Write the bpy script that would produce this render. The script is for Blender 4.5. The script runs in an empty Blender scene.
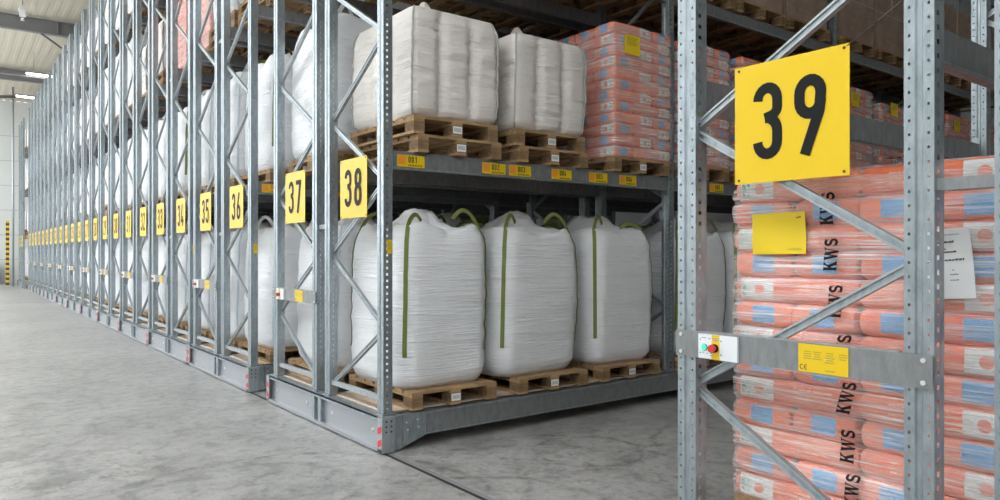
import bpy, bmesh, math, random
from mathutils import Vector, Matrix, noise
from math import sin, cos, pi, radians

random.seed(7)
scene = bpy.context.scene
COL = scene.collection

# ------------------------------------------------------------------ materials
def mat(name, col=(.5, .5, .5), rough=.5, metal=0., spec=.5):
    m = bpy.data.materials.new(name)
    m.use_nodes = True
    b = m.node_tree.nodes['Principled BSDF']
    b.inputs['Base Color'].default_value = (*col, 1)
    b.inputs['Roughness'].default_value = rough
    b.inputs['Metallic'].default_value = metal
    b.inputs['Specular IOR Level'].default_value = spec
    return m

def nodes(m):
    nt = m.node_tree
    return nt, nt.nodes, nt.links, nt.nodes['Principled BSDF']

def nd(nt, kind, **kw):
    n = nt.nodes.new(kind)
    for k, v in kw.items():
        if k.startswith('i_'):
            n.inputs[k[2:].replace('_', ' ')].default_value = v
        else:
            setattr(n, k, v)
    return n

def ramp(nt, fac, stops):
    r = nt.nodes.new('ShaderNodeValToRGB')
    el = r.color_ramp.elements
    while len(el) < len(stops):
        el.new(.5)
    for e, (p, c) in zip(el, stops):
        e.position = p
        e.color = (*c, 1) if len(c) == 3 else c
    nt.links.new(fac, r.inputs[0])
    return r

def mixc(nt, fac, a, b, blend='MIX'):
    n = nt.nodes.new('ShaderNodeMix')
    n.data_type = 'RGBA'
    n.blend_type = blend
    for s, v in ((0, fac), (6, a), (7, b)):
        if hasattr(v, 'is_output'):
            nt.links.new(v, n.inputs[s])
        elif s == 0:
            n.inputs[0].default_value = v
        else:
            n.inputs[s].default_value = (*v, 1)
    return n.outputs[2]

def coords(nt, scale=(1, 1, 1), kind='Object', rot=(0, 0, 0)):
    tc = nt.nodes.new('ShaderNodeTexCoord')
    mp = nt.nodes.new('ShaderNodeMapping')
    mp.inputs['Scale'].default_value = scale
    mp.inputs['Rotation'].default_value = rot
    nt.links.new(tc.outputs[kind], mp.inputs[0])
    return mp.outputs[0]

def math_node(nt, op, a, b=None, c=None):
    n = nt.nodes.new('ShaderNodeMath')
    n.operation = op
    for i, v in enumerate((a, b, c)):
        if v is None:
            continue
        if hasattr(v, 'is_output'):
            nt.links.new(v, n.inputs[i])
        else:
            n.inputs[i].default_value = v
    return n.outputs[0]

def noise_t(nt, vec, scale, detail=4, rough=.55, dist=0.):
    n = nd(nt, 'ShaderNodeTexNoise', i_Scale=scale, i_Detail=detail, i_Roughness=rough, i_Distortion=dist)
    nt.links.new(vec, n.inputs['Vector'])
    return n.outputs['Fac']

def bump(nt, h, strength, dist=.01):
    b = nd(nt, 'ShaderNodeBump', i_Strength=strength, i_Distance=dist)
    nt.links.new(h, b.inputs['Height'])
    nt.links.new(b.outputs[0], nt.nodes['Principled BSDF'].inputs['Normal'])

M = {}
def make_materials():
    # galvanised steel in two tones
    for nm, a, b, r in (('steel', (.26, .30, .325), (.44, .495, .525), .40), ('steel_dull', (.20, .208, .215), (.29, .30, .308), .5), ('steel_pale', (.31, .345, .365), (.46, .49, .51), .42)):
        m = mat(nm, a, r, .8 if nm == 'steel' else .55)
        nt, ns, ln, p = nodes(m)
        v = coords(nt, (1, 1, .35))
        f = noise_t(nt, v, 26, 5, .7)
        c = ramp(nt, f, [(.3, a), (.7, b)])
        ln.new(c.outputs[0], p.inputs['Base Color'])
        rr = ramp(nt, f, [(.3, (r + .1,) * 3), (.7, (r - .08,) * 3)])
        ln.new(rr.outputs[0], p.inputs['Roughness'])
        M[nm] = m
    # concrete floor
    m = mat('concrete', rough=.4)
    nt, ns, ln, p = nodes(m)
    v = coords(nt)
    big = noise_t(nt, v, .45, 5, .6, .4)
    med = noise_t(nt, v, 2.6, 6, .65, .8)
    fine = noise_t(nt, v, 38, 3, .7)
    c = ramp(nt, big, [(.3, (.285, .28, .27)), (.7, (.40, .395, .38))]).outputs[0]
    s = ramp(nt, med, [(.36, (.52, .52, .51)), (.48, (.88, .88, .88)), (.66, (1.08, 1.08, 1.08))]).outputs[0]
    c = mixc(nt, .75, c, s, 'MULTIPLY')
    grime = ramp(nt, noise_t(nt, v, 8.5, 8, .72, .6), [(.36, (.66, .66, .65)), (.50, (1, 1, 1)), (.66, (1.12, 1.12, 1.11))]).outputs[0]
    c = mixc(nt, .85, c, grime, 'MULTIPLY')
    fs = ramp(nt, fine, [(.3, (.84, .84, .84)), (.65, (1.06, 1.06, 1.06))]).outputs[0]
    c = mixc(nt, .8, c, fs, 'MULTIPLY')
    # curved dark tyre scuffs
    vv = coords(nt, (.55, .55, 1))
    vo = nd(nt, 'ShaderNodeTexVoronoi', i_Scale=1.0)
    ln.new(vv, vo.inputs['Vector'])
    dn = noise_t(nt, v, 3.0, 3, .6)
    dd = math_node(nt, 'MULTIPLY_ADD', dn, .25, vo.outputs['Distance'])
    ring = math_node(nt, 'PINGPONG', dd, .11)
    rg = ramp(nt, ring, [(.0, (.74, .74, .74)), (.03, (.88, .88, .88)), (.06, (1, 1, 1))]).outputs[0]
    msk = ramp(nt, noise_t(nt, v, .9, 4, .7), [(.50, (0, 0, 0)), (.64, (1, 1, 1))]).outputs[0]
    c = mixc(nt, math_node(nt, 'MULTIPLY', msk, .8), c, mixc(nt, 1., c, rg, 'MULTIPLY'))
    # arcs left by turning wheels, each at its own place
    tcx = nt.nodes.new('ShaderNodeTexCoord')
    wob = math_node(nt, 'MULTIPLY_ADD', noise_t(nt, v, 2.2, 3, .6), .5, -.25)
    fade = noise_t(nt, v, 5.5, 5, .75)
    marks = None
    for cx, cy, rad, wd in ((4.0, 4.1, .42, .03), (3.55, 3.9, .9, .05), (4.9, 3.7, .55, .035), (5.4, 3.2, 1.1, .05), (4.5, 3.2, .7, .06), (2.3, 3.3, 1.0, .05), (1.6, 4.2, 1.3, .06), (5.9, 4.0, .5, .04), (3.4, 3.2, .6, .05), (6.4, 3.4, .8, .05)):
        vm = nt.nodes.new('ShaderNodeVectorMath')
        vm.operation = 'DISTANCE'
        ln.new(tcx.outputs['Object'], vm.inputs[0])
        vm.inputs[1].default_value = (cx, cy, 0)
        e = math_node(nt, 'ABSOLUTE', math_node(nt, 'ADD', math_node(nt, 'ADD', vm.outputs['Value'], -rad), math_node(nt, 'MULTIPLY', wob, .5)))
        q = math_node(nt, 'SUBTRACT', 1., math_node(nt, 'DIVIDE', e, wd))
        q = math_node(nt, 'MAXIMUM', q, 0.)
        marks = q if marks is None else math_node(nt, 'MAXIMUM', marks, q)
    patch = ramp(nt, noise_t(nt, v, 6.5, 5, .75, 1.2), [(.53, (0, 0, 0)), (.66, (.62, .62, .62))]).outputs[0]
    lane = ramp(nt, noise_t(nt, v, .5, 3, .6), [(.42, (.15,) * 3), (.6, (1, 1, 1))]).outputs[0]
    marks = math_node(nt, 'MULTIPLY', marks, ramp(nt, fade, [(.42, (0, 0, 0)), (.60, (.9, .9, .9))]).outputs[0])
    marks = math_node(nt, 'MAXIMUM', marks, math_node(nt, 'MULTIPLY', patch, lane))
    c = mixc(nt, marks, c, mixc(nt, 1., c, (.38, .37, .36), 'MULTIPLY'))
    ln.new(c, p.inputs['Base Color'])
    rr = ramp(nt, med, [(.3, (.30,) * 3), (.7, (.48,) * 3)])
    ln.new(rr.outputs[0], p.inputs['Roughness'])
    bump(nt, fine, .08, .004)
    M['concrete'] = m
    # bag fabrics
    def fabric(nm, col, puck):
        m = mat(nm, col, .62, 0, .35)
        nt, ns, ln, p = nodes(m)
        f1 = noise_t(nt, coords(nt, (1.4, 1.4, 40)), 1.0, 3, .6, .35)
        f2 = noise_t(nt, coords(nt, (5, 5, 9)), 1.2, 4, .6)
        crease = math_node(nt, 'MINIMUM', math_node(nt, 'MULTIPLY', math_node(nt, 'ABSOLUTE', math_node(nt, 'ADD', f1, -.5)), 9.), 1.)
        h = math_node(nt, 'MULTIPLY_ADD', f2, 1.2, math_node(nt, 'MULTIPLY_ADD', crease, .55, f1))
        bump(nt, h, puck, .016)
        c = ramp(nt, noise_t(nt, coords(nt), 3, 3, .5), [(.3, tuple(x * .93 for x in col)), (.7, col)])
        ln.new(c.outputs[0], p.inputs['Base Color'])
        p.inputs['Subsurface Weight'].default_value = 0
        M[nm] = m
    fabric('fabric_white', (.80, .81, .83), .55)
    fabric('fabric_ivory', (.82, .775, .73), .55)
    M['strap_olive'] = mat('strap_olive', (.16, .19, .045), .7)
    M['strap_pale'] = mat('strap_pale', (.55, .66, .74), .7)
    M['seam_grey'] = mat('seam_grey', (.42, .42, .40), .8)
    # wood
    def wood(nm, a, b):
        m = mat(nm, a, .75, 0, .25)
        nt, ns, ln, p = nodes(m)
        f = noise_t(nt, coords(nt, (1, 14, 14)), 3, 4, .6, .5)
        g = noise_t(nt, coords(nt), 6, 3, .6)
        c = ramp(nt, f, [(.3, a), (.7, b)]).outputs[0]
        d = ramp(nt, g, [(.3, (.7, .7, .7)), (.6, (1, 1, 1))]).outputs[0]
        ln.new(mixc(nt, .8, c, d, 'MULTIPLY'), p.inputs['Base Color'])
        M[nm] = m
    wood('wood', (.26, .155, .075), (.50, .33, .18))
    wood('wood_dark', (.16, .10, .055), (.30, .19, .10))
    wood('chipboard', (.55, .43, .33), (.70, .57, .46))
    wood('cardboard', (.36, .26, .20), (.44, .32, .26))
    M['yellow'] = mat('yellow', (.74, .50, .008), .4, 0, .38)
    m = mat('yellow_paper', (.87, .62, .012), .55)
    M['yellow_paper'] = m
    M['steel_bright'] = mat('steel_bright', (.37, .385, .41), .36, .5)
    M['orange'] = mat('orange', (.80, .30, .03), .5)
    M['black'] = mat('black', (.010, .010, .011), .55, 0, .15)
    M['ink'] = mat('ink', (.05, .04, .03), .6)
    M['ink_pale'] = mat('ink_pale', (.42, .32, .04), .6)
    M['ink_grey'] = mat('ink_grey', (.22, .23, .27), .6)
    M['void'] = mat('void', (.02, .02, .02), .8)
    M['white'] = mat('white', (.80, .80, .80), .5)
    M['panel_white'] = mat('panel_white', (.72, .74, .76), .4)
    M['red'] = mat('red', (.62, .03, .03), .35)
    M['red_stripe'] = mat('red_stripe', (.66, .04, .05), .5)
    M['bolt'] = mat('bolt', (.72, .74, .75), .35, .6)
    m = mat('green_lamp', (.02, .5, .25), .2)
    p = m.node_tree.nodes['Principled BSDF']
    p.inputs['Emission Color'].default_value = (.06, .85, .36, 1)
    p.inputs['Emission Strength'].default_value = .9
    M['green_lamp'] = m
    M['green_rim'] = mat('green_rim', (.01, .16, .10), .35)
    m = mat('lamp_glow', (1, .97, .9), .4)
    p = m.node_tree.nodes['Principled BSDF']
    p.inputs['Emission Color'].default_value = (1, .95, .86, 1)
    p.inputs['Emission Strength'].default_value = 14
    M['lamp_glow'] = m
    M['deck'] = mat('deck', (.68, .63, .52), .7)
    M['roof_steel'] = mat('roof_steel', (.20, .20, .205), .5)
    M['wall_white'] = mat('wall_white', (.66, .67, .65), .6)
    M['wall_grey'] = mat('wall_grey', (.42, .44, .45), .6)
    M['blue'] = mat('blue', (.06, .22, .42), .5)
    # printed seed sack: blue patch on the ends, pale label on the long sides
    m = mat('sack_print', (.70, .12, .06), .38)
    nt, ns, ln, p = nodes(m)
    tc = nt.nodes.new('ShaderNodeTexCoord')
    sx = nt.nodes.new('ShaderNodeSeparateXYZ')
    ln.new(tc.outputs['Object'], sx.inputs[0])
    X, Y, Z = sx.outputs
    def band(v, lo, hi):
        return math_node(nt, 'MULTIPLY', math_node(nt, 'GREATER_THAN', v, lo), math_node(nt, 'LESS_THAN', v, hi))
    def AND(*a):
        r = a[0]
        for q in a[1:]:
            r = math_node(nt, 'MULTIPLY', r, q)
        return r
    ax = math_node(nt, 'ABSOLUTE', X)
    ay = math_node(nt, 'ABSOLUTE', Y)
    oi = nt.nodes.new('ShaderNodeObjectInfo')
    base = ramp(nt, oi.outputs['Random'], [(0, (.76, .165, .08)), (.5, (.88, .21, .09)), (1, (.88, .30, .19))]).outputs[0]
    base = mixc(nt, ramp(nt, noise_t(nt, tc.outputs['Object'], 14, 3, .6), [(.45, (0, 0, 0)), (.75, (.35, .35, .35))]).outputs[0], base, (.82, .34, .24))
    blue = AND(math_node(nt, 'GREATER_THAN', ax, .235), math_node(nt, 'LESS_THAN', ay, .054), band(Z, .020, .098))
    label = AND(math_node(nt, 'GREATER_THAN', ay, .108), band(X, -.262, -.095), band(Z, .014, .105))
    r2 = math_node(nt, 'ADD', math_node(nt, 'POWER', math_node(nt, 'ADD', X, .165), 2.), math_node(nt, 'POWER', math_node(nt, 'ADD', Z, -.058), 2.))
    dot = AND(label, math_node(nt, 'LESS_THAN', r2, .00058))
    leaf = AND(label, band(X, -.255, -.215), band(Z, .03, .085), math_node(nt, 'GREATER_THAN', noise_t(nt, tc.outputs['Object'], 60, 2), .5))
    txt = AND(math_node(nt, 'GREATER_THAN', ay, .108), band(X, .0, .17), band(Z, .03, .09),
              math_node(nt, 'GREATER_THAN', math_node(nt, 'SINE', math_node(nt, 'MULTIPLY', Z, 330.)), .2),
              math_node(nt, 'GREATER_THAN', noise_t(nt, coords(nt, (90, 90, 2)), 1, 2), .47))
    c = mixc(nt, txt, base, (.85, .55, .42))
    c = mixc(nt, label, c, (.74, .74, .72))
    c = mixc(nt, dot, c, (.78, .25, .18))
    c = mixc(nt, leaf, c, (.10, .36, .26))
    c = mixc(nt, blue, c, (.14, .38, .66))
    ln.new(c, p.inputs['Base Color'])
    bump(nt, noise_t(nt, coords(nt, (1, 1, 3)), 30, 4, .6), .35, .008)
    M['sack_print'] = m
    # stretch film: clear to milky, highlights painted in as white horizontal streaks, plus gloss
    def film(nm, base_a, streak_a):
        m = bpy.data.materials.new(nm)
        m.use_nodes = True
        nt = m.node_tree
        nt.nodes.clear()
        out = nt.nodes.new('ShaderNodeOutputMaterial')
        tr = nt.nodes.new('ShaderNodeBsdfTransparent')
        pr = nd(nt, 'ShaderNodeBsdfPrincipled')
        pr.inputs['Base Color'].default_value = (.95, .91, .90, 1)
        pr.inputs['Roughness'].default_value = .22
        pr.inputs['Specular IOR Level'].default_value = .7
        mx = nt.nodes.new('ShaderNodeMixShader')
        v = coords(nt, (1.3, 1.3, 60), rot=(.05, .03, 0))
        f = noise_t(nt, v, 1.6, 5, .7, .6)
        big = noise_t(nt, coords(nt, (2, 2, 5)), 1.3, 3, .5)
        st = ramp(nt, f, [(.44, (0, 0, 0)), (.70, (1, 1, 1))]).outputs[0]
        bg = ramp(nt, big, [(.35, (.25,) * 3), (.7, (1, 1, 1))]).outputs[0]
        a = math_node(nt, 'MULTIPLY_ADD', math_node(nt, 'MULTIPLY', st, bg), streak_a, base_a)
        nt.links.new(a, mx.inputs[0])
        nt.links.new(tr.outputs[0], mx.inputs[1])
        nt.links.new(pr.outputs[0], mx.inputs[2])
        nt.links.new(mx.outputs[0], out.inputs[0])
        b = nd(nt, 'ShaderNodeBump', i_Strength=.5, i_Distance=.01)
        nt.links.new(f, b.inputs['Height'])
        nt.links.new(b.outputs[0], pr.inputs['Normal'])
        M[nm] = m
    film('film', .16, .95)
    film('film_milky', .34, .5)
make_materials()

# ------------------------------------------------------------------ mesh builder
class MB:
    def __init__(self):
        self.v, self.f, self.mi, self.sm = [], [], [], []
        self.mats = []
    def m(self, name):
        if name not in self.mats:
            self.mats.append(name)
        return self.mats.index(name)
    def add(self, vs, fs, mt, smooth=False):
        o = len(self.v)
        self.v += [tuple(p) for p in vs]
        k = self.m(mt)
        for f in fs:
            self.f.append([i + o for i in f])
            self.mi.append(k)
            self.sm.append(smooth)
        return self
    def box(self, x0, x1, y0, y1, z0, z1, mt, M4=None):
        vs = [Vector(p) for p in ((x0, y0, z0), (x1, y0, z0), (x1, y1, z0), (x0, y1, z0), (x0, y0, z1), (x1, y0, z1), (x1, y1, z1), (x0, y1, z1))]
        if M4 is not None:
            vs = [M4 @ p for p in vs]
        return self.add(vs, [(0, 3, 2, 1), (4, 5, 6, 7), (0, 1, 5, 4), (1, 2, 6, 5), (2, 3, 7, 6), (3, 0, 4, 7)], mt)
    def prism(self, poly, axis, a, b, mt):
        """poly: 2-D outline in the two other axes (in x,y,z order); extruded along axis from a to b"""
        def P(p, t):
            return {'x': (t, p[0], p[1]), 'y': (p[0], t, p[1]), 'z': (p[0], p[1], t)}[axis]
        n = len(poly)
        vs = [P(p, a) for p in poly] + [P(p, b) for p in poly]
        fs = [tuple(range(n)), tuple(range(2 * n - 1, n - 1, -1))] + [(i, (i + 1) % n, n + (i + 1) % n, n + i) for i in range(n)]
        return self.add(vs, fs, mt)
    def cyl(self, p, axis, r, l, mt, n=14, r2=None):
        r2 = r if r2 is None else r2
        ax = Vector(axis).normalized()
        u = ax.orthogonal().normalized()
        w = ax.cross(u)
        p = Vector(p)
        vs = [p + u * (r * cos(2 * pi * i / n)) + w * (r * sin(2 * pi * i / n)) for i in range(n)]
        vs += [p + ax * l + u * (r2 * cos(2 * pi * i / n)) + w * (r2 * sin(2 * pi * i / n)) for i in range(n)]
        self.add(vs, [(i, (i + 1) % n, n + (i + 1) % n, n + i) for i in range(n)], mt, True)
        self.add(vs[:n], [tuple(range(n - 1, -1, -1))], mt)
        return self.add(vs[n:], [tuple(range(n))], mt)
    def tube(self, pts, r, mt, n=8):
        pts = [Vector(p) for p in pts]
        vs = []
        for i, p in enumerate(pts):
            t = (pts[min(i + 1, len(pts) - 1)] - pts[max(i - 1, 0)]).normalized()
            u = t.cross(Vector((.31, .2, .93))).normalized()
            w = t.cross(u)
            vs += [p + u * (r * cos(2 * pi * k / n)) + w * (r * sin(2 * pi * k / n)) for k in range(n)]
        fs = [(i * n + k, i * n + (k + 1) % n, (i + 1) * n + (k + 1) % n, (i + 1) * n + k) for i in range(len(pts) - 1) for k in range(n)]
        fs += [tuple(range(n - 1, -1, -1)), tuple(range(len(vs) - n, len(vs)))]
        return self.add(vs, fs, mt, True)
    def data(self, name):
        me = bpy.data.meshes.new(name)
        me.from_pydata(self.v, [], self.f)
        for k in self.mats:
            me.materials.append(M[k])
        me.polygons.foreach_set('material_index', self.mi)
        me.polygons.foreach_set('use_smooth', self.sm)
        bm = bmesh.new()
        bm.from_mesh(me)
        bmesh.ops.recalc_face_normals(bm, faces=bm.faces)
        bm.to_mesh(me)
        bm.free()
        me.update()
        return me

def put(name, me, parent=None, loc=(0, 0, 0), rot=(0, 0, 0), scale=None):
    if isinstance(me, MB):
        me = me.data(name)
    o = bpy.data.objects.new(name, me)
    COL.objects.link(o)
    o.location = loc
    o.rotation_euler = rot
    if scale:
        o.scale = scale
    o.parent = parent
    return o

def empty(name, loc=(0, 0, 0)):
    o = bpy.data.objects.new(name, None)
    COL.objects.link(o)
    o.location = loc
    o.empty_display_size = .2
    return o

def tag(o, label=None, cat=None, group=None, kind=None):
    if label:
        o['label'] = label
    if cat:
        o['category'] = cat
    if group:
        o['group'] = group
    if kind:
        o['kind'] = kind
    return o

def copy_tree(src, parent=None):
    c = src.copy()
    COL.objects.link(c)
    c.parent = parent
    for ch in KIDS.get(src.name, []):
        copy_tree(ch, c)
    KIDS[c.name] = [o for o in ()]
    return c
KIDS = {}
def kid(name, me, parent, *a, **k):
    o = put(name, me, parent, *a, **k)
    KIDS.setdefault(parent.name, []).append(o)
    return o

# ------------------------------------------------------------------ lettering as ribbons
def arc(cx, cy, rx, ry, a0, a1, n=10):
    return [(cx + rx * cos(radians(a0 + (a1 - a0) * i / n)), cy + ry * sin(radians(a0 + (a1 - a0) * i / n))) for i in range(n + 1)]

def ribbon(pts, w):
    """flat stroke: list of quads in 2-D"""
    L, R = [], []
    n = len(pts)
    P = [Vector((p[0], p[1])) for p in pts]
    for i in range(n):
        d0 = (P[i] - P[i - 1]).normalized() if i else (P[1] - P[0]).normalized()
        d1 = (P[i + 1] - P[i]).normalized() if i < n - 1 else d0
        t = (d0 + d1)
        t = t.normalized() if t.length > 1e-6 else d1
        nrm = Vector((-t.y, t.x))
        k = 1 / max(.5, nrm.dot(Vector((-d1.y, d1.x))))
        L.append(P[i] + nrm * (w / 2 * k))
        R.append(P[i] - nrm * (w / 2 * k))
    return [(L[i], L[i + 1], R[i + 1], R[i]) for i in range(n - 1)]

# DIN-like digits: width .5, height 1, stroke .15 (centre lines)
WD, a_, b_ = .42, .07, .93
def digit(d):
    l, r, m = .07, WD - .07, WD / 2
    rx = m - l
    ry = .16
    if d == '0':
        return [arc(m, b_ - ry, rx, ry, 180, 0) + arc(m, a_ + ry, rx, ry, 0, -180) + [(l, b_ - ry)]]
    if d == '1':
        return [[(l, .74), (m + .03, .925), (m + .03, 0)]] if False else [[(l + .02, .76), (m + .06, .93)], [(m + .06, 1.0), (m + .06, 0)]]
    if d == '2':
        return [arc(m, b_ - ry, rx, ry, 172, -20) + [(l + .02, a_ + .06)], [(l - .06, a_), (r + .07, a_)]]
    if d == '3':
        return [arc(m, b_ - ry, rx, ry, 180, 0) + arc(m - .0, .665, rx, .115, 0, -80, 6) + [(m - .04, .535)],
                [(m - .04, .535), (m + .02, .545)] + arc(m, .36, rx, .17, 62, 0, 5) + arc(m, a_ + ry, rx, ry, 0, -180)]
    if d == '4':
        return [[(m + .02, 1.0), (l - .02, .27)], [(l - .06, .24), (r + .09, .24)], [(r - .06, .46), (r - .06, 0)]]
    if d == '5':
        return [[(r + .05, b_), (l + .02, b_)], [(l + .02, 1.0), (l + .02, .5)], [(l, .535)] + arc(m, .43, rx, .17, 130, 0, 7) + arc(m, a_ + ry, rx, ry, 0, -180)]
    if d == '6':
        return [[(r - .07, 1.0), (l + .02, .47)] + arc(m, .235, rx, .16, 180, 360) + arc(m, .33, rx, .16, 0, 180)]
    if d == '7':
        return [[(l - .06, b_), (r + .07, b_)], [(r - .0, b_), (m - .06, 0)]]
    if d == '8':
        return [arc(m, b_ - ry + .0, rx - .01, .155, 0, 180) + arc(m, .69, rx - .01, .15, 180, 360) + [(m + rx - .01, b_ - ry)],
                arc(m, .36, rx, .18, 0, 180) + arc(m, a_ + ry, rx, ry, 180, 360) + [(m + rx, .36)]]
    if d == '9':
        return [[(l + .07, 0), (r - .02, .53)] + arc(m, .765, rx, .16, 0, 180) + arc(m, .67, rx, .16, 180, 360)]
    return []

def text_quads(s, h, stroke=.14, gap=.17):
    qs, x = [], 0
    for ch in s:
        for pl in digit(ch):
            for q in ribbon(pl, stroke):
                qs.append([((p.x + x) * h, p.y * h) for p in q])
        x += WD + gap
    return qs, (x - gap) * h

# slab-serif capitals for the printed band on the film
def rect(x0, x1, y0, y1):
    return [(x0, y0), (x1, y0), (x1, y1), (x0, y1)]
def letter(ch):
    q = []
    if ch == 'K':
        q += [rect(.10, .36, 0, 1), rect(.02, .42, 0, .08), rect(.02, .42, .92, 1), [(.32, .34), (.32, .56), (.64, .95), (.82, .95)], [(.36, .58), (.56, .74), (.96, .04), (.64, .04)], rect(.56, .98, 0, .08), rect(.55, .94, .92, 1)]
        w = 1.0
    elif ch == 'W':
        q += [[(.06, .94), (.34, .94), (.52, .0), (.34, .0)], [(.36, 0), (.46, 0), (.70, .94), (.58, .94)], [(.52, .94), (.80, .94), (1.0, .0), (.82, 0)], [(.84, 0), (.94, 0), (1.20, .94), (1.10, .94)], rect(.0, .42, .92, 1), rect(.50, .84, .92, 1), rect(.98, 1.30, .92, 1)]
        w = 1.32
    else:
        pl = arc(.40, .72, .24, .20, 30, 180, 8) + arc(.40, .73, .24, .21, 185, 262, 5) + arc(.42, .28, .26, .22, 80, 0, 6) + arc(.42, .27, .26, .2, -5, -155, 9)
        q += [[(p.x, p.y) for p in r] for r in ribbon(pl, .21)]
        q += [rect(.62, .70, .66, .98), rect(.10, .18, .02, .36)]
        w = .8
    return q, w
def word_quads(s, h, c=.76):
    qs, x = [], 0
    for ch in s:
        q, w = letter(ch)
        qs += [[((p[0] + x) * h * c, p[1] * h) for p in r] for r in q]
        x += w + .03
    return qs, (x - .03) * h * c

# ------------------------------------------------------------------ rack dimensions
XP = 2.70            # outer face of the end uprights
XB = 2.655           # outer face of the carriage end plates
BAY = 3.40
PW, PD = .10, .08    # upright: along y, along x
LEN = 2.52           # carriage length along the aisle
HT = 7.62
EV = (.07, 1.07)     # y of the two uprights of the even-numbered rack (aisle side, spine side)
OD = (1.35, 2.35)    # odd-numbered rack: spine side, aisle side
LEV = (.29, 2.36, 4.36, 6.20)
MESH = {}

def upright_mesh():
    mb = MB()
    def holes_strip(P0, U, w, z0, z1, hw, hh, pitch, mt, zoff=0):
        """vertical strip with a column of holes; P0 lower corner, U horizontal unit dir, w width"""
        P0, U = Vector(P0), Vector(U)
        c0, c1 = (w - hw) / 2, (w + hw) / 2
        def q(a, b, za, zb):
            vs = [P0 + U * a + Vector((0, 0, za)), P0 + U * b + Vector((0, 0, za)), P0 + U * b + Vector((0, 0, zb)), P0 + U * a + Vector((0, 0, zb))]
            mb.add(vs, [(0, 1, 2, 3)], mt)
        q(0, c0, z0, z1)
        q(c1, w, z0, z1)
        z = z0
        k = 0
        while True:
            hz = z0 + zoff + .03 + k * pitch
            if hz + hh > z1 - .01:
                q(c0, c1, z, z1)
                break
            q(c0, c1, z, hz)
            z = hz + hh
            k += 1
    z0, z1 = .0, HT - .28
    # face towards the main aisle (-x): flange, groove, flange
    holes_strip((0, 0, 0), (0, 1, 0), .036, z0, z1, .008, .010, .05, 'steel')
    holes_strip((0, .064, 0), (0, 1, 0), .036, z0, z1, .008, .010, .05, 'steel')
    for x0, y0, x1, y1 in ((0, .036, .008, .042), (.008, .042, .008, .058), (.008, .058, 0, .064)):
        mb.add([(x0, y0, z0), (x1, y1, z0), (x1, y1, z1), (x0, y0, z1)], [(0, 1, 2, 3)], 'steel')
    # side faces with slots, back lips
    for y in (0, PW):
        holes_strip((0, y, 0), (1, 0, 0), .062, z0, z1, .018, .018, .05, 'steel', .012)
        mb.add([(.062, y, z0), (PD, y, z0), (PD, y, z1), (.062, y, z1)], [(0, 1, 2, 3)], 'steel')
    mb.add([(0, 0, z1), (PD, 0, z1), (PD, PW, z1), (0, PW, z1)], [(0, 1, 2, 3)], 'steel')
    # foot plate
    mb.box(-.015, PD + .02, -.02, PW + .02, 0, .012, 'steel_dull')
    me = bpy.data.meshes.new('upright')
    me.from_pydata(mb.v, [], mb.f)
    me.materials.append(M['steel'])
    me.materials.append(M['steel_dull'])
    me.polygons.foreach_set('material_index', mb.mi)
    return me

def brace_mesh(dy, dz):
    """channel brace running from (0,0) to (dy,dz) in the frame plane, open side towards +x"""
    mb = MB()
    L = math.hypot(dy, dz)
    a = math.atan2(dz, dy)
    R = Matrix.Rotation(a, 4, 'X')
    h = .018
    mb.box(-.006, -.003, -.0, L, -h * .5, h * .5, 'steel', R)
    for sgn in (-1, 1):
        mb.box(-.013, -.003, -.0, L, min(sgn * h * .5, sgn * h), max(sgn * h * .5, sgn * h), 'steel_pale', R)
    mb.box(-.0115, .016, -.0, L, -h, -h + .003, 'steel_pale', R)
    mb.box(-.0115, .016, -.0, L, h - .003, h, 'steel_pale', R)
    for t in (.02, L - .02):
        c = R @ Vector((-.02, t, 0))
        mb.cyl(c, (1, 0, 0), .011, .012, 'bolt', 8)
    return mb.data('brace')

def beam_mesh(L=BAY - PD, h=.145):
    mb = MB()
    # box section with a step lip at the top and a rolled lower edge
    poly = [(0, 0), (.045, 0), (.045, h), (.022, h), (.022, h - .03), (0, h - .03)]
    mb.prism(poly, 'x', 0, L, 'steel_dull')
    mb.box(.0, L, -.004, .0, .0, .014, 'steel')
    for x in (0, L - .006):
        mb.box(x, x + .006, -.006, .05, -.04, h + .045, 'steel')
    return mb.data('load_beam')

def sign_mesh(num):
    mb = MB()
    s = .25
    mb.box(-.002, .002, -s, s, -s, s, 'yellow')
    qs, w = text_quads(num, .318, .14)
    # the sign is read from -x: its left is +y
    for k, q in enumerate(qs):
        mb.add([(-.0032 - k * 4e-5, w / 2 - p[0], p[1] - .155) for p in q], [tuple(range(len(q)))], 'black')
    for y, z in ((-.23, .235), (.23, .235), (.23, -.235), (-.23, -.235)):
        mb.cyl((-.004, y, z), (1, 0, 0), .006, .003, 'ink', 8)
    return mb.data('sign')

def control_bar_mesh():
    mb = MB()
    y0, y1 = 1.35, 2.45
    mb.box(-.012, -.008, y0, y1, 0, .118, 'steel_dull')
    mb.box(-.012, .03, y0 + .12, y1 - .12, .115, .118, 'steel_pale')
    mb.box(-.012, .03, y0 + .12, y1 - .12, 0, .003, 'steel_dull')
    for y in (y0 + .03, y1 - .03):
        for z in (.02, .098):
            mb.cyl((-.018, y, z), (1, 0, 0), .009, .008, 'bolt', 8)
    mb.cyl((-.015, y0 + .38, .06), (1, 0, 0), .007, .004, 'bolt', 8)
    return mb.data('control_bar')

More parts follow.
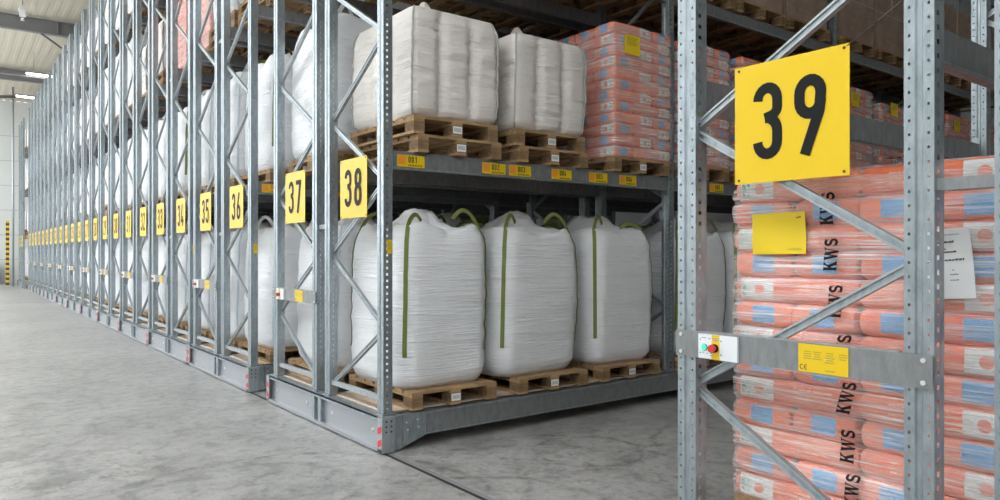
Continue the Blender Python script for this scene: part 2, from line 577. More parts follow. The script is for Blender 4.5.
def bar_label_mesh():
    mb = MB()
    mb.box(-.0025, 0, -.1, .1, -.055, .055, 'yellow')
    r = random.Random(3)
    # four blocks of faint small print, read from -x (left is +y)
    for c, n in ((.062, 4), (.022, 4), (-.028, 5), (-.08, 3)):
        for k in range(n):
            w = r.uniform(.012, .02)
            z = .024 - k * .009
            mb.add([(-.003, c + w, z), (-.003, c - w, z), (-.003, c - w, z + .004), (-.003, c + w, z + .004)], [(0, 1, 2, 3)], 'ink_pale')
    mb.add([(-.003, -.01, -.044), (-.003, -.05, -.044), (-.003, -.05, -.039), (-.003, -.01, -.039)], [(0, 1, 2, 3)], 'ink_pale')
    # CE mark
    for cx, e in ((.085, 0), (.068, 1)):
        pl = arc(0, 0, .0075, .009, 60, 300, 10)
        for q in ribbon(pl, .0032):
            mb.add([(-.0031, cx - p.x, p.y - .036) for p in q], [(0, 1, 2, 3)], 'ink')
        if e:
            mb.add([(-.0031, cx + .006, -.0375), (-.0031, cx - .003, -.0375), (-.0031, cx - .003, -.0345), (-.0031, cx + .006, -.0345)], [(0, 1, 2, 3)], 'ink')
    return mb.data('rating_label')

def panel_meshes():
    mb = MB()
    mb.box(-.012, 0, -.1, .1, -.054, .054, 'panel_white')
    mb.add([(-.0125, .028, -.054), (-.0125, -.012, -.054), (-.0125, -.012, .054), (-.0125, .028, .054)], [(0, 1, 2, 3)], 'yellow')
    for y, z, w in ((.07, .036, .012), (.072, -.03, .004), (.052, -.032, .004), (.04, .034, .006), (.03, -.03, .006), (.03, -.04, .006), (.008, .036, .016), (.008, .028, .014)):
        mb.add([(-.0127, y + w, z), (-.0127, y - w, z), (-.0127, y - w, z + .004), (-.0127, y + w, z + .004)], [(0, 1, 2, 3)], 'ink_grey')
    for y, z in ((.088, .03), (.088, -.03), (-.02, .03), (-.02, -.03)):
        mb.cyl((-.0135, y, z), (1, 0, 0), .003, .003, 'ink', 6)
    p = mb.data('control_panel')
    g = MB()
    g.cyl((-.0155, 0, 0), (1, 0, 0), .0155, .004, 'green_rim', 16)
    g.cyl((-.021, 0, 0), (1, 0, 0), .0125, .008, 'green_lamp', 16)
    r = MB()
    r.cyl((-.018, 0, 0), (1, 0, 0), .019, .006, 'black', 16)
    r.cyl((-.032, 0, 0), (1, 0, 0), .012, .018, 'red', 16)
    r.cyl((-.043, 0, 0), (1, 0, 0), .0165, .012, 'red', 16, .019)
    return p, g.data('green_button'), r.data('emergency_stop_button')

def fascia_mesh():
    """carriage end between the corner plates"""
    mb = MB()
    x = XB
    L = LEN
    mb.box(x, x + .17, .0, L, .268, .282, 'steel')            # top flange under the uprights
    mb.box(x, x + .006, 0, L, .25, .282, 'steel')
    mb.box(x + .035, x + .04, 0, L, .03, .268, 'steel_bright')  # recessed web
    mb.box(x - .006, x + .04, 0, L, .012, .040, 'steel_bright') # lower flange
    for y in (L / 2 - .10, L / 2 + .04):
        mb.box(x, x + .036, y, y + .06, .04, .25, 'steel')
    for y in (.22, L / 2 - .28, L / 2 + .28, L - .22):
        for z in (.15,):
            mb.cyl((x + .027, y, z), (1, 0, 0), .014, .01, 'bolt', 8)
    mb.box(x + .17, x + .18, .0, L, .04, .268, 'steel_dull')
    return mb.data('carriage_end_plate')

def corner_mesh():
    mb = MB()
    x = XB
    mb.box(x - .006, x + .0, 0, .07, .01, .282, 'steel_pale')
    mb.box(x - .006, x + .10, -.006, 0, .01, .282, 'steel_pale')
    # red warning dashes on the outer face
    for z in (.05, .15):
        mb.add([(x - .0068, .004, z + .02), (x - .0068, .066, z - .005), (x - .0068, .066, z + .045), (x - .0068, .004, z + .07)], [(0, 1, 2, 3)], 'red_stripe')
    for xx in (.03, .075):
        for z in (.17, .21, .25):
            mb.cyl((x + xx, -.0085, z), (0, 1, 0), .008, .004, 'ink', 8)
    return mb.data('corner_plate')

def gusset_mesh():
    mb = MB()
    x = XB + .095
    mb.prism([(x, .015), (x + .05, .015), (x + .30, .10), (x + .30, .282), (x, .282)], 'y', -.004, .004, 'steel')
    for xx, z in ((.12, .22), (.22, .23), (.13, .16), (.23, .17)):
        mb.cyl((x + xx, -.009, z), (0, 1, 0), .009, .008, 'bolt', 8)
    return mb.data('gusset_plate')

def base_beam_mesh(L):
    mb = MB()
    mb.prism([(0, .10), (.06, .10), (.06, .278), (0, .278)], 'x', 0, L, 'steel_dull')
    mb.box(0, L, -.008, 0, .266, .278, 'steel')
    mb.box(0, L, -.008, 0, .10, .112, 'steel')
    return mb.data('base_beam')

def location_label_mesh(code, red=False):
    mb = MB()
    w, h = .125, .048
    mb.box(-w, w, -.0022, 0, -h, h, 'yellow')
    mb.add([(-w + .006, -.0026, -h + .02), (-w + .075, -.0026, -h + .02), (-w + .075, -.0026, h - .006), (-w + .006, -.0026, h - .006)], [(0, 1, 2, 3)], 'orange')
    qs, tw = text_quads(code, .05, .17)
    for q in qs:
        mb.add([(-w + .10 + p[0], -.0028, p[1] - .012) for p in q], [tuple(range(len(q)))], 'red_stripe' if red else 'ink')
    for k in range(9):
        x = -w + .1 + k * .015
        mb.add([(x, -.0028, -h + .008), (x + .008, -.0028, -h + .008), (x + .008, -.0028, -h + .022), (x, -.0028, -h + .022)], [(0, 1, 2, 3)], 'ink')
    return mb.data('location_label')

MESH['upright'] = upright_mesh()
AISLE = [.95 + 1.17 * k for k in range(6)]
SPINE = [.36 + 1.17 * k for k in range(7)]
SPAN = 1.0
MESH['rise'] = brace_mesh(SPAN, .585)
MESH['fall'] = brace_mesh(SPAN, -.585)
MESH['beam'] = beam_mesh()
MESH['bar'] = control_bar_mesh()
MESH['rating'] = bar_label_mesh()
MESH['panel'], MESH['green'], MESH['stop'] = panel_meshes()
MESH['fascia'] = fascia_mesh()
MESH['corner'] = corner_mesh()
MESH['gusset'] = gusset_mesh()
s_ = MB()
s_.box(-.0, .035, 0, SPAN - PW, -.02, .02, 'steel_pale')
MESH['stay'] = s_.data('foot_stay')
s_ = MB()
s_.box(0, .03, 0, OD[0] - EV[1] - PW, -.021, .021, 'steel_dull')
MESH['spacer'] = s_.data('spacer')
s_ = MB()
s_.box(-.022, .022, -.002, 0, -.055, .055, 'yellow')
for k in range(5):
    s_.add([(-.015, -.0024, .03 - k * .012), (.015, -.0024, .03 - k * .012), (.015, -.0024, .035 - k * .012), (-.015, -.0024, .035 - k * .012)], [(0, 1, 2, 3)], 'ink_pale')
MESH['sticker'] = s_.data('load_sticker')
def deck_mesh(L):
    mb = MB()
    mb.box(0, L, 0, .98, 0, .012, 'chipboard')
    return mb.data('filler_deck')

def carriage(y0, even, bays, name_label, near=False):
    """one mobile carriage: two back-to-back racks; even number at the low-y side, odd at the other"""
    odd = even - 1
    root = empty('mobile_pallet_rack', (XP, y0 + LEN / 2, 0))
    tag(root, name_label, 'pallet rack', 'mobile pallet racks along the aisle')
    ox, oy = -XP, -(y0 + LEN / 2)     # children are given in world terms minus the root's place
    def pt(name, me, x, y, z, rot=(0, 0, 0), par=root, scale=None):
        return put(name, me, par, (x + ox, y + oy, z), rot, scale)
    nb = bays
    Lx = nb * BAY + PD
    pt('carriage_end_plate', MESH['fascia'], 0, y0, 0)
    pt('corner_plate', MESH['corner'], 0, y0 + .002, 0)
    pt('corner_plate', MESH['corner'], 0, y0 + LEN - .002, 0, scale=(1, -1, 1))
    pt('gusset_plate', MESH['gusset'], 0, y0 + .012, 0)
    pt('gusset_plate', MESH['gusset'], 0, y0 + LEN - .012, 0, scale=(1, -1, 1))
    key = ('base', nb)
    if key not in MESH:
        MESH[key] = base_beam_mesh(Lx)
        MESH['deck', nb] = deck_mesh(Lx - .1)
    for yy in (.02, 1.08, 1.38, LEN - .08):
        pt('base_beam', MESH[key], XB + .18, y0 + yy, 0)
    for yy in EV[:1] + OD[:1]:
        pt('filler_deck', MESH['deck', nb], XP + .06, y0 + yy + .06, .281)
    for fr in range(nb + 1):
        x = XP + fr * BAY
        for yy in EV + OD:
            pt('upright', MESH['upright'], x, y0 + yy, .282)
        full = fr < 2
        for (ya, yb, pat) in ((EV[0] + PW / 2, EV[1] + PW / 2, 0), (OD[0] + PW / 2, OD[1] + PW / 2, 1)):
            xm = x + .045
            pt('foot_stay', MESH['stay'], x + .02, y0 + ya + PW / 2, .40)
            A, S = AISLE, SPINE
            for k in range(6 if full else 4):
                # even rack: aisle side low y; odd rack: spine side low y
                if pat == 0:
                    pt('brace', MESH['fall'], xm, y0 + ya, A[k])
                    pt('brace', MESH['rise'], xm + .004, y0 + ya, A[k])
                else:
                    pt('brace', MESH['rise'], xm, y0 + ya, S[k])
                    pt('brace', MESH['fall'], xm + .004, y0 + ya, S[k + 1])
        for z in (1.787, 4.2, 6.6):
            pt('spacer', MESH['spacer'], x + .02, y0 + EV[1] + PW, z)
    for b in range(nb):
        x = XP + b * BAY + PD
        for lv in LEV[1:]:
            for yy, s in ((EV[0] + .01, 1), (EV[1] + PW - .01, -1), (OD[0] + .01, 1), (OD[1] + PW - .01, -1)):
                if even == 40 and not yy > 1.2 and lv > 3:
                    continue
                o = pt('load_beam', MESH['beam'], x, y0 + yy, lv - .145, scale=(1, s, 1))
                if lv == LEV[1] and s == 1 and yy < 1 and (near or b == 0) and even < 40:
                    xs = {0: (.17, 1.0, 1.29, 1.79, 2.27, 2.69)}.get(b, (.4, .75, 1.6, 2.5)) if near else (.17, 1.05)
                    for j, lx in enumerate(xs):
                        c = '%03d' % (b * 6 + j + 1)
                        key = ('loc', c, near)
                        if key not in MESH:
                            MESH[key] = location_label_mesh(c, not near)
                        put('location_label', MESH[key], o, (lx + .0, -.005, .068))
    # signs
    for num, ys in ((even, (EV[0] + EV[1] + PW) / 2), (odd, (OD[0] + OD[1] + PW) / 2)):
        key = ('sign', num)
        MESH[key] = sign_mesh(str(num))
        if even == 40 and num == 40:
            continue
        pt('number_sign', MESH[key], XP + .012, y0 + ys, 2.095, rot=(0, 0, radians(0)))
    bar = pt('control_bar', MESH['bar'], XP, y0, 1.08)
    put('rating_label', MESH['rating'], bar, (-.0125, 1.742, .058))
    pn = pt('control_panel', MESH['panel'], XP - .013, y0 + 2.216, 1.136)
    put('green_button', MESH['green'], pn, (0, .066, -.004))
    put('emergency_stop_button', MESH['stop'], pn, (0, .012, -.004))
    if even == 40:
        mb = MB()
        mb.tube([(0, y0 + 1.655 + oy, 2.332), (0, y0 + 1.43 + oy, 2.46)], .0022, 'ink', 6)
        put('tie_wire', mb, root, (.0, 0, 0))
    if even < 40:
        pt('load_sticker', MESH['sticker'], XP + .052, y0 + EV[0] - .001, 1.60)
    return root

def ordinal_sign(e):
    return 'galvanised steel mobile pallet rack carrying yellow signs %d and %d' % (e - 1, e)

Y38 = 4.965
RACKS = {}
carr = [(38, Y38, 4, 'galvanised steel mobile pallet rack with yellow signs 37 and 38, facing the open aisle'),
        (40, -.274, 2, 'galvanised steel mobile pallet rack with yellow sign 39 and a wrapped orange sack stack')]
for k in range(11):
    carr.append((36 - 2 * k, 8.06 + 2.555 * k, 2 if k < 4 else 1, ordinal_sign(36 - 2 * k)))
carr.append((14, 38.75, 1, 'steel mobile pallet rack standing alone beyond a gap near the end wall'))
for e, y, nb, lab in carr:
    carriage(y, e, nb, lab, e == 38)
    RACKS[e] = (y + EV[0], y + EV[1] + PW, y)
    RACKS[e - 1] = (y + OD[0], y + OD[1] + PW, y)

# ------------------------------------------------------------------ pallets
def pallet_parts(w, d):
    """w along x, d along y; origin at the centre of its underside; total height .144"""
    top, bot = MB(), MB()
    n = 7
    bw = d * .115
    for i in range(n):
        y = -d / 2 + (d - bw) * i / (n - 1)
        top.box(-w / 2, w / 2, y, y + bw, .122, .144, 'wood')
    for x in (-w / 2, -.05, w / 2 - .1):
        top.box(x, x + .1, -d / 2, d / 2, .1, .122, 'wood')
    for x in (-w / 2, -.05, w / 2 - .1):
        bot.box(x, x + .1, -d / 2, d / 2, 0, .022, 'wood')
    blk = MB()
    blk.box(-.05, .05, -.07, .07, .022, .1, 'wood_dark')
    return top, bot, blk

def make_pallet(w, d, simple):
    top, bot, blk = pallet_parts(w, d)
    pos = [(x, y) for x in (-w / 2 + .05, 0, w / 2 - .05) for y in (-d / 2 + .07, 0, d / 2 - .07)]
    if simple:
        mb = MB()
        for s in (top, bot):
            mb.add(s.v, s.f, 'wood')
        for x, y in pos:
            mb.add([(a + x, b + y, c) for a, b, c in blk.v], blk.f, 'wood_dark')
        o = put('pallet', mb)
    else:
        o = empty('pallet')
        kid('top_deck', top, o)
        kid('bottom_boards', bot, o)
        bm = blk.data('block')
        for x, y in pos:
            kid('block', bm, o, (x, y, 0))
        tg = MB()
        tg.box(-.045, .045, -.0015, 0, -.03, .03, 'white')
        for k in range(9):
            tg.add([(-.035 + k * .008, -.002, -.015), (-.031 + k * .008, -.002, -.015), (-.031 + k * .008, -.002, .018), (-.035 + k * .008, -.002, .018)], [(0, 1, 2, 3)], 'ink_grey')
        kid('barcode_tag', tg, o, (.0, -d / 2, .062))
    return o

PAL = {}
def pallet(x, y, z, w, d, label, near=False, rz=0, group=None):
    key = (w, d, near)
    if key not in PAL:
        PAL[key] = make_pallet(w, d, not near)
        o = PAL[key]
    else:
        src = PAL[key]
        o = src.copy()
        COL.objects.link(o)
        for ch in KIDS.get(src.name, []):
            c = ch.copy()
            COL.objects.link(c)
            c.parent = o
    o.location = (x, y, z)
    o.rotation_euler = (0, 0, rz)
    tag(o, label, 'pallet', group or 'wooden pallets under the loads')
    return o

# ------------------------------------------------------------------ bulk bags
def sgnpow(v, e):
    return math.copysign(abs(v) ** e, v)

def rsq(i, nu, rad):
    """point i of nu on a rounded unit square, evenly spread; corner k sits at i = (k + .5) * nu / 4"""
    q, k = divmod(i, nu // 4)
    n = nu // 4
    h = n * 3 // 8
    if k < h:
        p = (1, (1 - rad) * k / h)
    elif k <= n - h:
        a = pi / 2 * (k - h) / (n - 2 * h)
        p = (1 - rad + rad * cos(a), 1 - rad + rad * sin(a))
    else:
        p = ((1 - rad) * (n - k) / h, 1)
    for _ in range(q):
        p = (-p[1], p[0])
    return p

def bag_body(w, d, h, seed, kind, mt):
    """closed sack surface; origin at the centre of the underside"""
    rnd = random.Random(seed)
    so = Vector((rnd.uniform(0, 50), rnd.uniform(0, 50), rnd.uniform(0, 50)))
    nu, nv = (128, 44) if kind == 'quilt' else (96, 36)
    vs, fs = [], []
    tilt = rnd.uniform(-.02, .02), rnd.uniform(-.02, .02)
    def ring(e, sx, sy, z, zf=None, crease=0):
        for i in range(nu):
            cx, cy = rsq(i, nu, e)
            x, y = cx * w / 2 * sx, cy * d / 2 * sy
            nrm = Vector((cx ** 3, cy ** 3, 0)).normalized()
            off = 0
            p = Vector((x, y, z))
            u = cy if abs(cx) > abs(cy) else cx        # place along the side, -1..1
            if kind == 'quilt':
                s = crease
                for c0 in (-.36, .36):
                    off -= .048 * s * math.exp(-((u - c0) / .09) ** 2)
                col = 0 if u < -.36 else (1 if u < .36 else 2)
                side = (0 if abs(cx) > abs(cy) else 2) + (1 if (cx if abs(cx) > abs(cy) else cy) > 0 else 0)
                q = noise.noise(Vector((col * 3.1 + side * 7.7, z * 9.0 + col, seed * 1.3)))
                q2 = noise.noise(Vector((u * 2 + side * 5, z * 21.0, seed * 2.3)))
                off += s * (.014 * q + .012 * q2 + .008 * noise.noise(Vector((u * 3 + side * 9, z * 42, seed))))
                off -= s * .012 * max(0, 1 - abs(((z * (2.6 + .4 * col) + col * .41 + side * .3) % 1) - .5) / .07) * (.6 if abs(u) > .9 else 1)
                # sewn corner fin
                if abs(abs(cx) - abs(cy)) < .02:
                    off += .012 * s
            else:
                off += .022 * noise.noise(p * 1.7 + so) + .012 * noise.noise(Vector((x * 3, y * 3, z * 11)) + so)
            x += nrm.x * off + tilt[0] * z
            y += nrm.y * off + tilt[1] * z
            zz = z if zf is None else zf(cx, cy, x, y)
            vs.append((x, y, zz))
    E = .34 if kind != 'quilt' else .14
    for j in range(nv):
        t = j / (nv - 1)
        z = h * t
        s = 1.0
        if t < .08:
            s = .90 + .10 * math.sin(t / .08 * pi / 2)
        s += (.035 if kind != 'quilt' else .02) * math.sin(pi * min(1, t * 1.05))
        if t > .86:
            s -= .085 * ((t - .86) / .14) ** 2 * (1 if kind != 'quilt' else .7)
        e = E + (.12 if t > .9 and kind != 'quilt' else 0) * (t - .9) / .1
        if kind != 'quilt' and t > .72:
            # shoulders sag unevenly between the pulled-up corners
            zf = lambda cx, cy, x, y, z=z, t=t: z - h * .06 * (t - .72) / .28 * (1 - min(1, (abs(cx * cy)) * 1.6)) + .02 * (t - .72) / .28 * noise.noise(Vector((x * 4, y * 4, 2)) + so)
        else:
            zf = None
        ring(e, s, s, z, zf, math.sin(pi * min(1, max(0, t * 1.0))) ** .35)
    # top: rings running in towards the filler spout
    m = 9
    s0 = 1.035 - .085 if kind != 'quilt' else 1.02 - .06
    for k in range(1, m + 1):
        f = k / m
        s = s0 * (1 - f) ** 1.0 + .05 * f
        def zf(cx, cy, x, y, f=f):
            base = h
            if kind == 'quilt':
                return base + .035 * math.sin(min(1, f * 1.4) * pi / 2) + (.20 * max(0, (f - .66) / .34) ** 1.3) + .012 * noise.noise(Vector((x * 7, y * 7, 0)) + so)
            sag = -h * .06 * (1 - min(1, abs(cx * cy) * 1.6)) * (1 - f)
            return base + sag + .05 * f + (.10 if kind == 'loop' else .08) * min(1, max(0, (f - .5) / .22)) + .055 * noise.noise(Vector((x * 6, y * 6, 1)) + so) + .03 * noise.noise(Vector((x * 15, y * 15, 4)) + so)
        ring(min(.98, E + .12 + .5 * f), s, s, h, zf, 0)
    R = nv + m
    for j in range(R - 1):
        for i in range(nu):
            fs.append((j * nu + i, j * nu + (i + 1) % nu, (j + 1) * nu + (i + 1) % nu, (j + 1) * nu + i))
    fs.append(tuple(range(nu - 1, -1, -1)))
    fs.append(tuple(range((R - 1) * nu, R * nu)))
    mb = MB()
    mb.add(vs, fs, mt, True)
    return mb, vs, nu, nv

def strap_strip(path, nrmf, w, th, mt, mb):
    P = [Vector(p) for p in path]
    vs = []
    for i, p in enumerate(P):
        t = (P[min(i + 1, len(P) - 1)] - P[max(i - 1, 0)]).normalized()
        n = nrmf(p, i)
        s = t.cross(n).normalized()
        n = s.cross(t)
        for a, b in ((-1, 1), (1, 1), (1, -1), (-1, -1)):
            vs.append(p + s * (a * w / 2) + n * (b * th / 2))
    fs = []
    for i in range(len(P) - 1):
        for k in range(4):
            fs.append((i * 4 + k, i * 4 + (k + 1) % 4, (i + 1) * 4 + (k + 1) % 4, (i + 1) * 4 + k))
    fs += [(3, 2, 1, 0), tuple(len(vs) - 4 + k for k in range(4))]
    mb.add(vs, fs, mt)

def make_bag(w, d, h, seed, kind):
    mt = 'fabric_ivory' if kind == 'quilt' else 'fabric_white'
    body, vs, nu, nv = bag_body(w, d, h, seed, kind, mt)
    o = put('bulk_bag', body)
    rnd = random.Random(seed + 99)
    smt = {'loop': 'strap_olive', 'plain': 'strap_pale', 'quilt': 'seam_grey'}[kind]
    q = nu // 8
    for c in range(4):
        i = (c * 2 + 1) * nu // 8
        col = [Vector(vs[j * nu + i]) for j in range(nv)]
        out = lambda p, k: Vector((p.x, p.y, 0)).normalized()
        mb = MB()
        if kind == 'quilt':
            path = [p + out(p, 0) * .004 for p in col[1:]]
            strap_strip(path, out, .016, .012, 'seam_grey', mb)
            kid('corner_seam', mb, o)
            continue
        if kind == 'loop':
            path = [p + out(p, 0) * .006 for p in col[int(nv * .22):]]
        else:
            path = [p + out(p, 0) * .004 for p in col[2:]]
        a = path[-1]
        sgn = (1 if a.x < 0 else -1)
        sy = (1 if a.y < 0 else -1)
        R = rnd.uniform(.05, .13)
        lean = rnd.uniform(.2, .5)
        if kind == 'loop':
            for k in range(1, 11):
                f = k / 10
                path.append(a + Vector((sgn * (.21 * f), sy * lean * .35 * f, R * math.sin(f * pi * .9) + .015)))
            strap_strip(path, lambda p, k: out(p, k) if k < len(path) - 11 else Vector((0, -sy, .35)).normalized(), .036, .005, smt, mb)
            kid('lifting_strap', mb, o)
        else:
            strap_strip(path, out, .014, .008, smt, mb)
            kid('piping', mb, o)
            if c in (1, 2):
                mb = MB()
                pp = [a + Vector((sgn * .02, 0, 0)) + Vector((sgn * .22 * f, sy * .12 * f, (R + .06) * math.sin(f * pi))) for f in [k / 10 for k in range(11)]]
                strap_strip(pp, lambda p, k: Vector((0, -sy, .35)).normalized(), .04, .005, mt, mb)
                kid('lifting_loop', mb, o)
    return o

BAG = {}
def bag(x, y, z, kind, variant, label, size=(.96, 1.06, 1.30), group=None, rz=0, pre=True):
    key = (kind, variant, size)
    if key not in BAG:
        o = BAG[key] = make_bag(*size, variant * 17 + 5, kind)
    else:
        src = BAG[key]
        o = src.copy()
        COL.objects.link(o)
        for ch in KIDS.get(src.name, []):
            c = ch.copy()
            COL.objects.link(c)
            c.parent = o
    o.location = (x, y, z)
    o.rotation_euler = (0, 0, rz)
    tag(o, label, 'bulk bag', group or 'white bulk bags on the racks')
    return o

# ------------------------------------------------------------------ stacks of seed sacks
SL, SW, SH = .57, .285, .112
def sack_mesh(seed, nx=26, na=20):
    rnd = random.Random(seed)
    so = Vector((rnd.uniform(0, 40), rnd.uniform(0, 40), 0))
    vs, fs = [], []
    rows = []
    for i in range(nx + 1):
        u = -1 + 2 * i / nx
        uu = sgnpow(math.sin(u * pi / 2), .55)
        fx = max(0.03, (1 - abs(uu) ** 22)) ** .28
        fy = 1 - .05 * abs(uu) ** 6
        rr = []
        for k in range(na):
            t = 2 * pi * (k + .5) / na
            cy, cz = sgnpow(cos(t), .22), sgnpow(sin(t), .40)
            x = uu * SL / 2
            y = cy * SW / 2 * fy
            z = cz * (SH / 2 + .003) * fx
            n = .006 * noise.noise(Vector((x * 9, y * 9, z * 14)) + so) + .004 * noise.noise(Vector((x * 25, y * 25, z * 25)) + so)
            rr.append((x * (1 + n), y * (1 + 3 * n), z + SH / 2 + n * .6))
        rows.append(rr)
    for rr in rows:
        vs += rr
    for i in range(nx):
        for k in range(na):
            fs.append((i * na + k, i * na + (k + 1) % na, (i + 1) * na + (k + 1) % na, (i + 1) * na + k))
    fs += [tuple(range(na)), tuple(range(nx * na, (nx + 1) * na))]
    mb = MB()
    mb.add(vs, fs, 'sack_print', True)
    return mb.data('seed_sack')
for k in range(4):
    MESH['sack', k] = sack_mesh(k + 1)
for k in range(2):
    MESH['sack_far', k] = sack_mesh(k + 11, 12, 12)

def film_mesh(W, D, n, mt, seed, detail=1.0):
    """loose film round a stack W (x) by D (y), n layers; origin at the stack's underside centre; outer face follows the sacks"""
    H = n * SH
    so = Vector((seed * 3.7, seed, 0))
    nz = int(n * 8 * detail)
    per = []
    nx_, ny_ = int(18 * detail) + 4, int(26 * detail) + 4
    for i in range(ny_):
        per.append((-1, 1 - 2 * i / ny_))
    for i in range(nx_):
        per.append((-1 + 2 * i / nx_, -1))
    for i in range(ny_):
        per.append((1, -1 + 2 * i / ny_))
    for i in range(nx_):
        per.append((1 - 2 * i / nx_, 1))
    N = len(per)
    vs, fs = [], []
    for j in range(nz + 1):
        z = .004 + (H + .004) * j / nz
        ins = film_inset(z) + .004
        for (u, v) in per:
            r = (abs(u * v)) ** 10
            wob = .006 * noise.noise(Vector((u * 4, v * 4, z * 20)) + so)
            top = max(0, (z - (H - .07)) / .07) ** 2 * .05
            k = ins + wob - .006 * r - top
            vs.append((u * (W / 2 + k), v * (D / 2 + k), z))
    for j in range(nz):
        for i in range(N):
            fs.append((j * N + i, j * N + (i + 1) % N, (j + 1) * N + (i + 1) % N, (j + 1) * N + i))
    b0 = nz * N
    o = len(vs)
    for f, dz in ((.72, .014), (.35, .02), (0, .022)):
        for i in range(N):
            x, y, z = vs[b0 + i]
            vs.append((x * f, y * f, z + dz + .008 * noise.noise(Vector((x * 8 * f, y * 8 * f, 3)) + so)))
    for r in range(3):
        a, b = (b0 if r == 0 else o + (r - 1) * N), o + r * N
        for i in range(N):
            fs.append((a + i, a + (i + 1) % N, b + (i + 1) % N, b + i))
    mb = MB()
    mb.add(vs, fs, mt, True)
    return mb

def film_inset(z):
    f = (z / SH) % 1
    return .009 - .012 * (abs(2 * f - 1) ** 5)

SACKS = 0
STUFF = MB()
def stack(x, y, z, n, where, yellow=None, near=False, far=False, milky=False, layers=None, full=True, rows=None):
    """a pallet load of sacks centred at x, y; z is the pallet's top"""
    global SACKS
    W, D = SL + SW, 2 * SL
    rnd = random.Random(int(x * 31 + y * 17))
    ords = ['lowest', 'second', 'third', 'fourth', 'fifth', 'sixth', 'seventh', 'eighth', 'ninth', 'tenth', 'eleventh', 'twelfth', 'topmost', 'crowning']
    for L in range(n):
        spots = []
        if L % 2:      # four ends out at the -x face, two lying across behind
            for i in range(4):
                spots.append((-W / 2 + SL / 2, D / 2 - SW * (i + .5), (0, pi)[i % 2], 'end-on'))
            for i in range(2):
                spots.append((W / 2 - SW / 2, D / 2 - SL * (i + .5), pi / 2, 'side-on at the back'))
        else:
            for i in range(2):
                spots.append((-W / 2 + SW / 2, D / 2 - SL * (i + .5), -pi / 2 if i == 0 else pi / 2, 'side-on'))
            for i in range(4):
                spots.append((W / 2 - SL / 2, D / 2 - SW * (i + .5), (0, pi)[i % 2], 'end-on at the back'))
        for i, (dx, dy, rz, how) in enumerate(spots):
            back = 'back' in how
            if not full:
                # only the faces the aisle shows: the main-aisle face and the low-y face
                low = dy < -D / 2 + SL * .6 if L % 2 == 0 and not back else dy < -D / 2 + SW
                if not (low or (not back and full is None)):
                    continue
            me = MESH['sack', rnd.randrange(4)] if not far else MESH['sack_far', rnd.randrange(2)]
            px, py, pz = x + dx + rnd.uniform(-.006, .006), y + dy + rnd.uniform(-.006, .006), z + L * SH
            rot = rz + rnd.uniform(-.02, .02)
            if SACKS >= 300:
                Rm = Matrix.Translation((px, py, pz)) @ Matrix.Rotation(rot, 4, 'Z')
                me = MESH['sack_far', 0]
                STUFF.add([Rm @ v.co for v in me.vertices], [tuple(p.vertices) for p in me.polygons], 'sack_print', True)
                continue
            o = put('seed_sack', me, None, (px, py, pz), (0, 0, rot))
            pos = ('first', 'second', 'third', 'fourth')[[q for q in range(6) if spots[q][3] == how].index(i)]
            tag(o, 'orange seed sack, %s layer, %s%s %s from far end, %s' % (ords[L] if L < n - 1 else 'top', 'rear ' if back else '', pos, how.split()[0], where), 'seed sack', 'orange seed sacks stacked on pallets')
            SACKS += 1
    return W, D

def wrap(x, y, z, n, label, mt='film', detail=1., seed=1):
    W, D = SL + SW, 2 * SL
    key = ('film', n, mt, detail)
    if key not in MESH:
        MESH[key] = film_mesh(W, D, n, mt, seed, detail).data('stretch_wrap')
    o = put('stretch_wrap', MESH[key], None, (x, y, z))
    tag(o, label, 'stretch wrap', 'clear film around the sack stacks')
    return o

# ------------------------------------------------------------------ the nearest stack, behind sign 39
n39 = 13
x39, y39, z39 = 2.905 + (SL + SW) / 2, 1.44, .434
pallet(x39, y39, LEV[0] + .003, .84, 1.16, 'wooden pallet under the wrapped orange sack stack behind sign 39', True)
st = MB()
glyph = {'E': [[(.5, .06), (.07, .06), (.07, .94), (.5, .94)], [(.07, .5), (.42, .5)]], 'P': [[(.07, 0), (.07, .94), (.5, .94), (.5, .5), (.07, .5)]],
         'A': [[(.03, 0), (.28, .95), (.54, 0)], [(.14, .32), (.44, .32)]], 'L': [[(.07, 1), (.07, .06), (.5, .06)]]}
for k, ch in enumerate('EPAL'):
    for pl in glyph[ch]:
        for q in ribbon(pl, .13):
            st.add([(-.001, .045 - (p.x + k * .68) * .032, (p.y - .5) * .034) for p in q], [(0, 1, 2, 3)], 'ink')
for q in ribbon(arc(0, 0, .052, .030, 0, 360, 28), .004):
    st.add([(-.0011, p.x, p.y) for p in q], [(0, 1, 2, 3)], 'ink')
put('brand_stamp', st, bpy.data.objects['pallet'], (-.42, .50, .061))
stack(x39, y39, z39, n39, 'stack behind sign 39', near=True)
w39 = wrap(x39, y39, z39, n39, 'clear stretch film with black printed band around the orange sacks behind sign 39', 'film', 1.6, 2)
def on_film(Y, Zw, lift):
    """point on the main-aisle face of the film (local to the wrap)"""
    zl = Zw - z39
    return (-(SL + SW) / 2 - film_inset(zl) - lift, Y - y39, zl)
def print_word(word, h, yb, zb, ang):
    lt = MB()
    """letters running upwards from (yb, zb), tilted by ang"""
    qs, w = word_quads(word, h)
    for qi, q in enumerate(qs):
        pts = []
        # along the word: +z; the letters' up side points to +y (left in the photo)
        for (u, v) in q:
            up, sd = u * cos(ang) - 0, v
            pts.append(on_film(yb + sd - u * sin(ang), zb + up, .019 + .00004 * qi))
        lt.add(pts, [tuple(range(len(pts)))], 'black')
    put('printed_word', lt, w39)
rr = random.Random(5)
for k, zb in enumerate((1.665, 1.475, 1.285, 1.085, .90, .705, .53)):
    yb = 1.535 - .10 * (1.70 - zb) / 1.1 - (.012 if k in (3,) else 0)
    print_word('KWS', .056, yb, zb, radians((3, 3, 4, 6, 14, 3, 4)[k]))
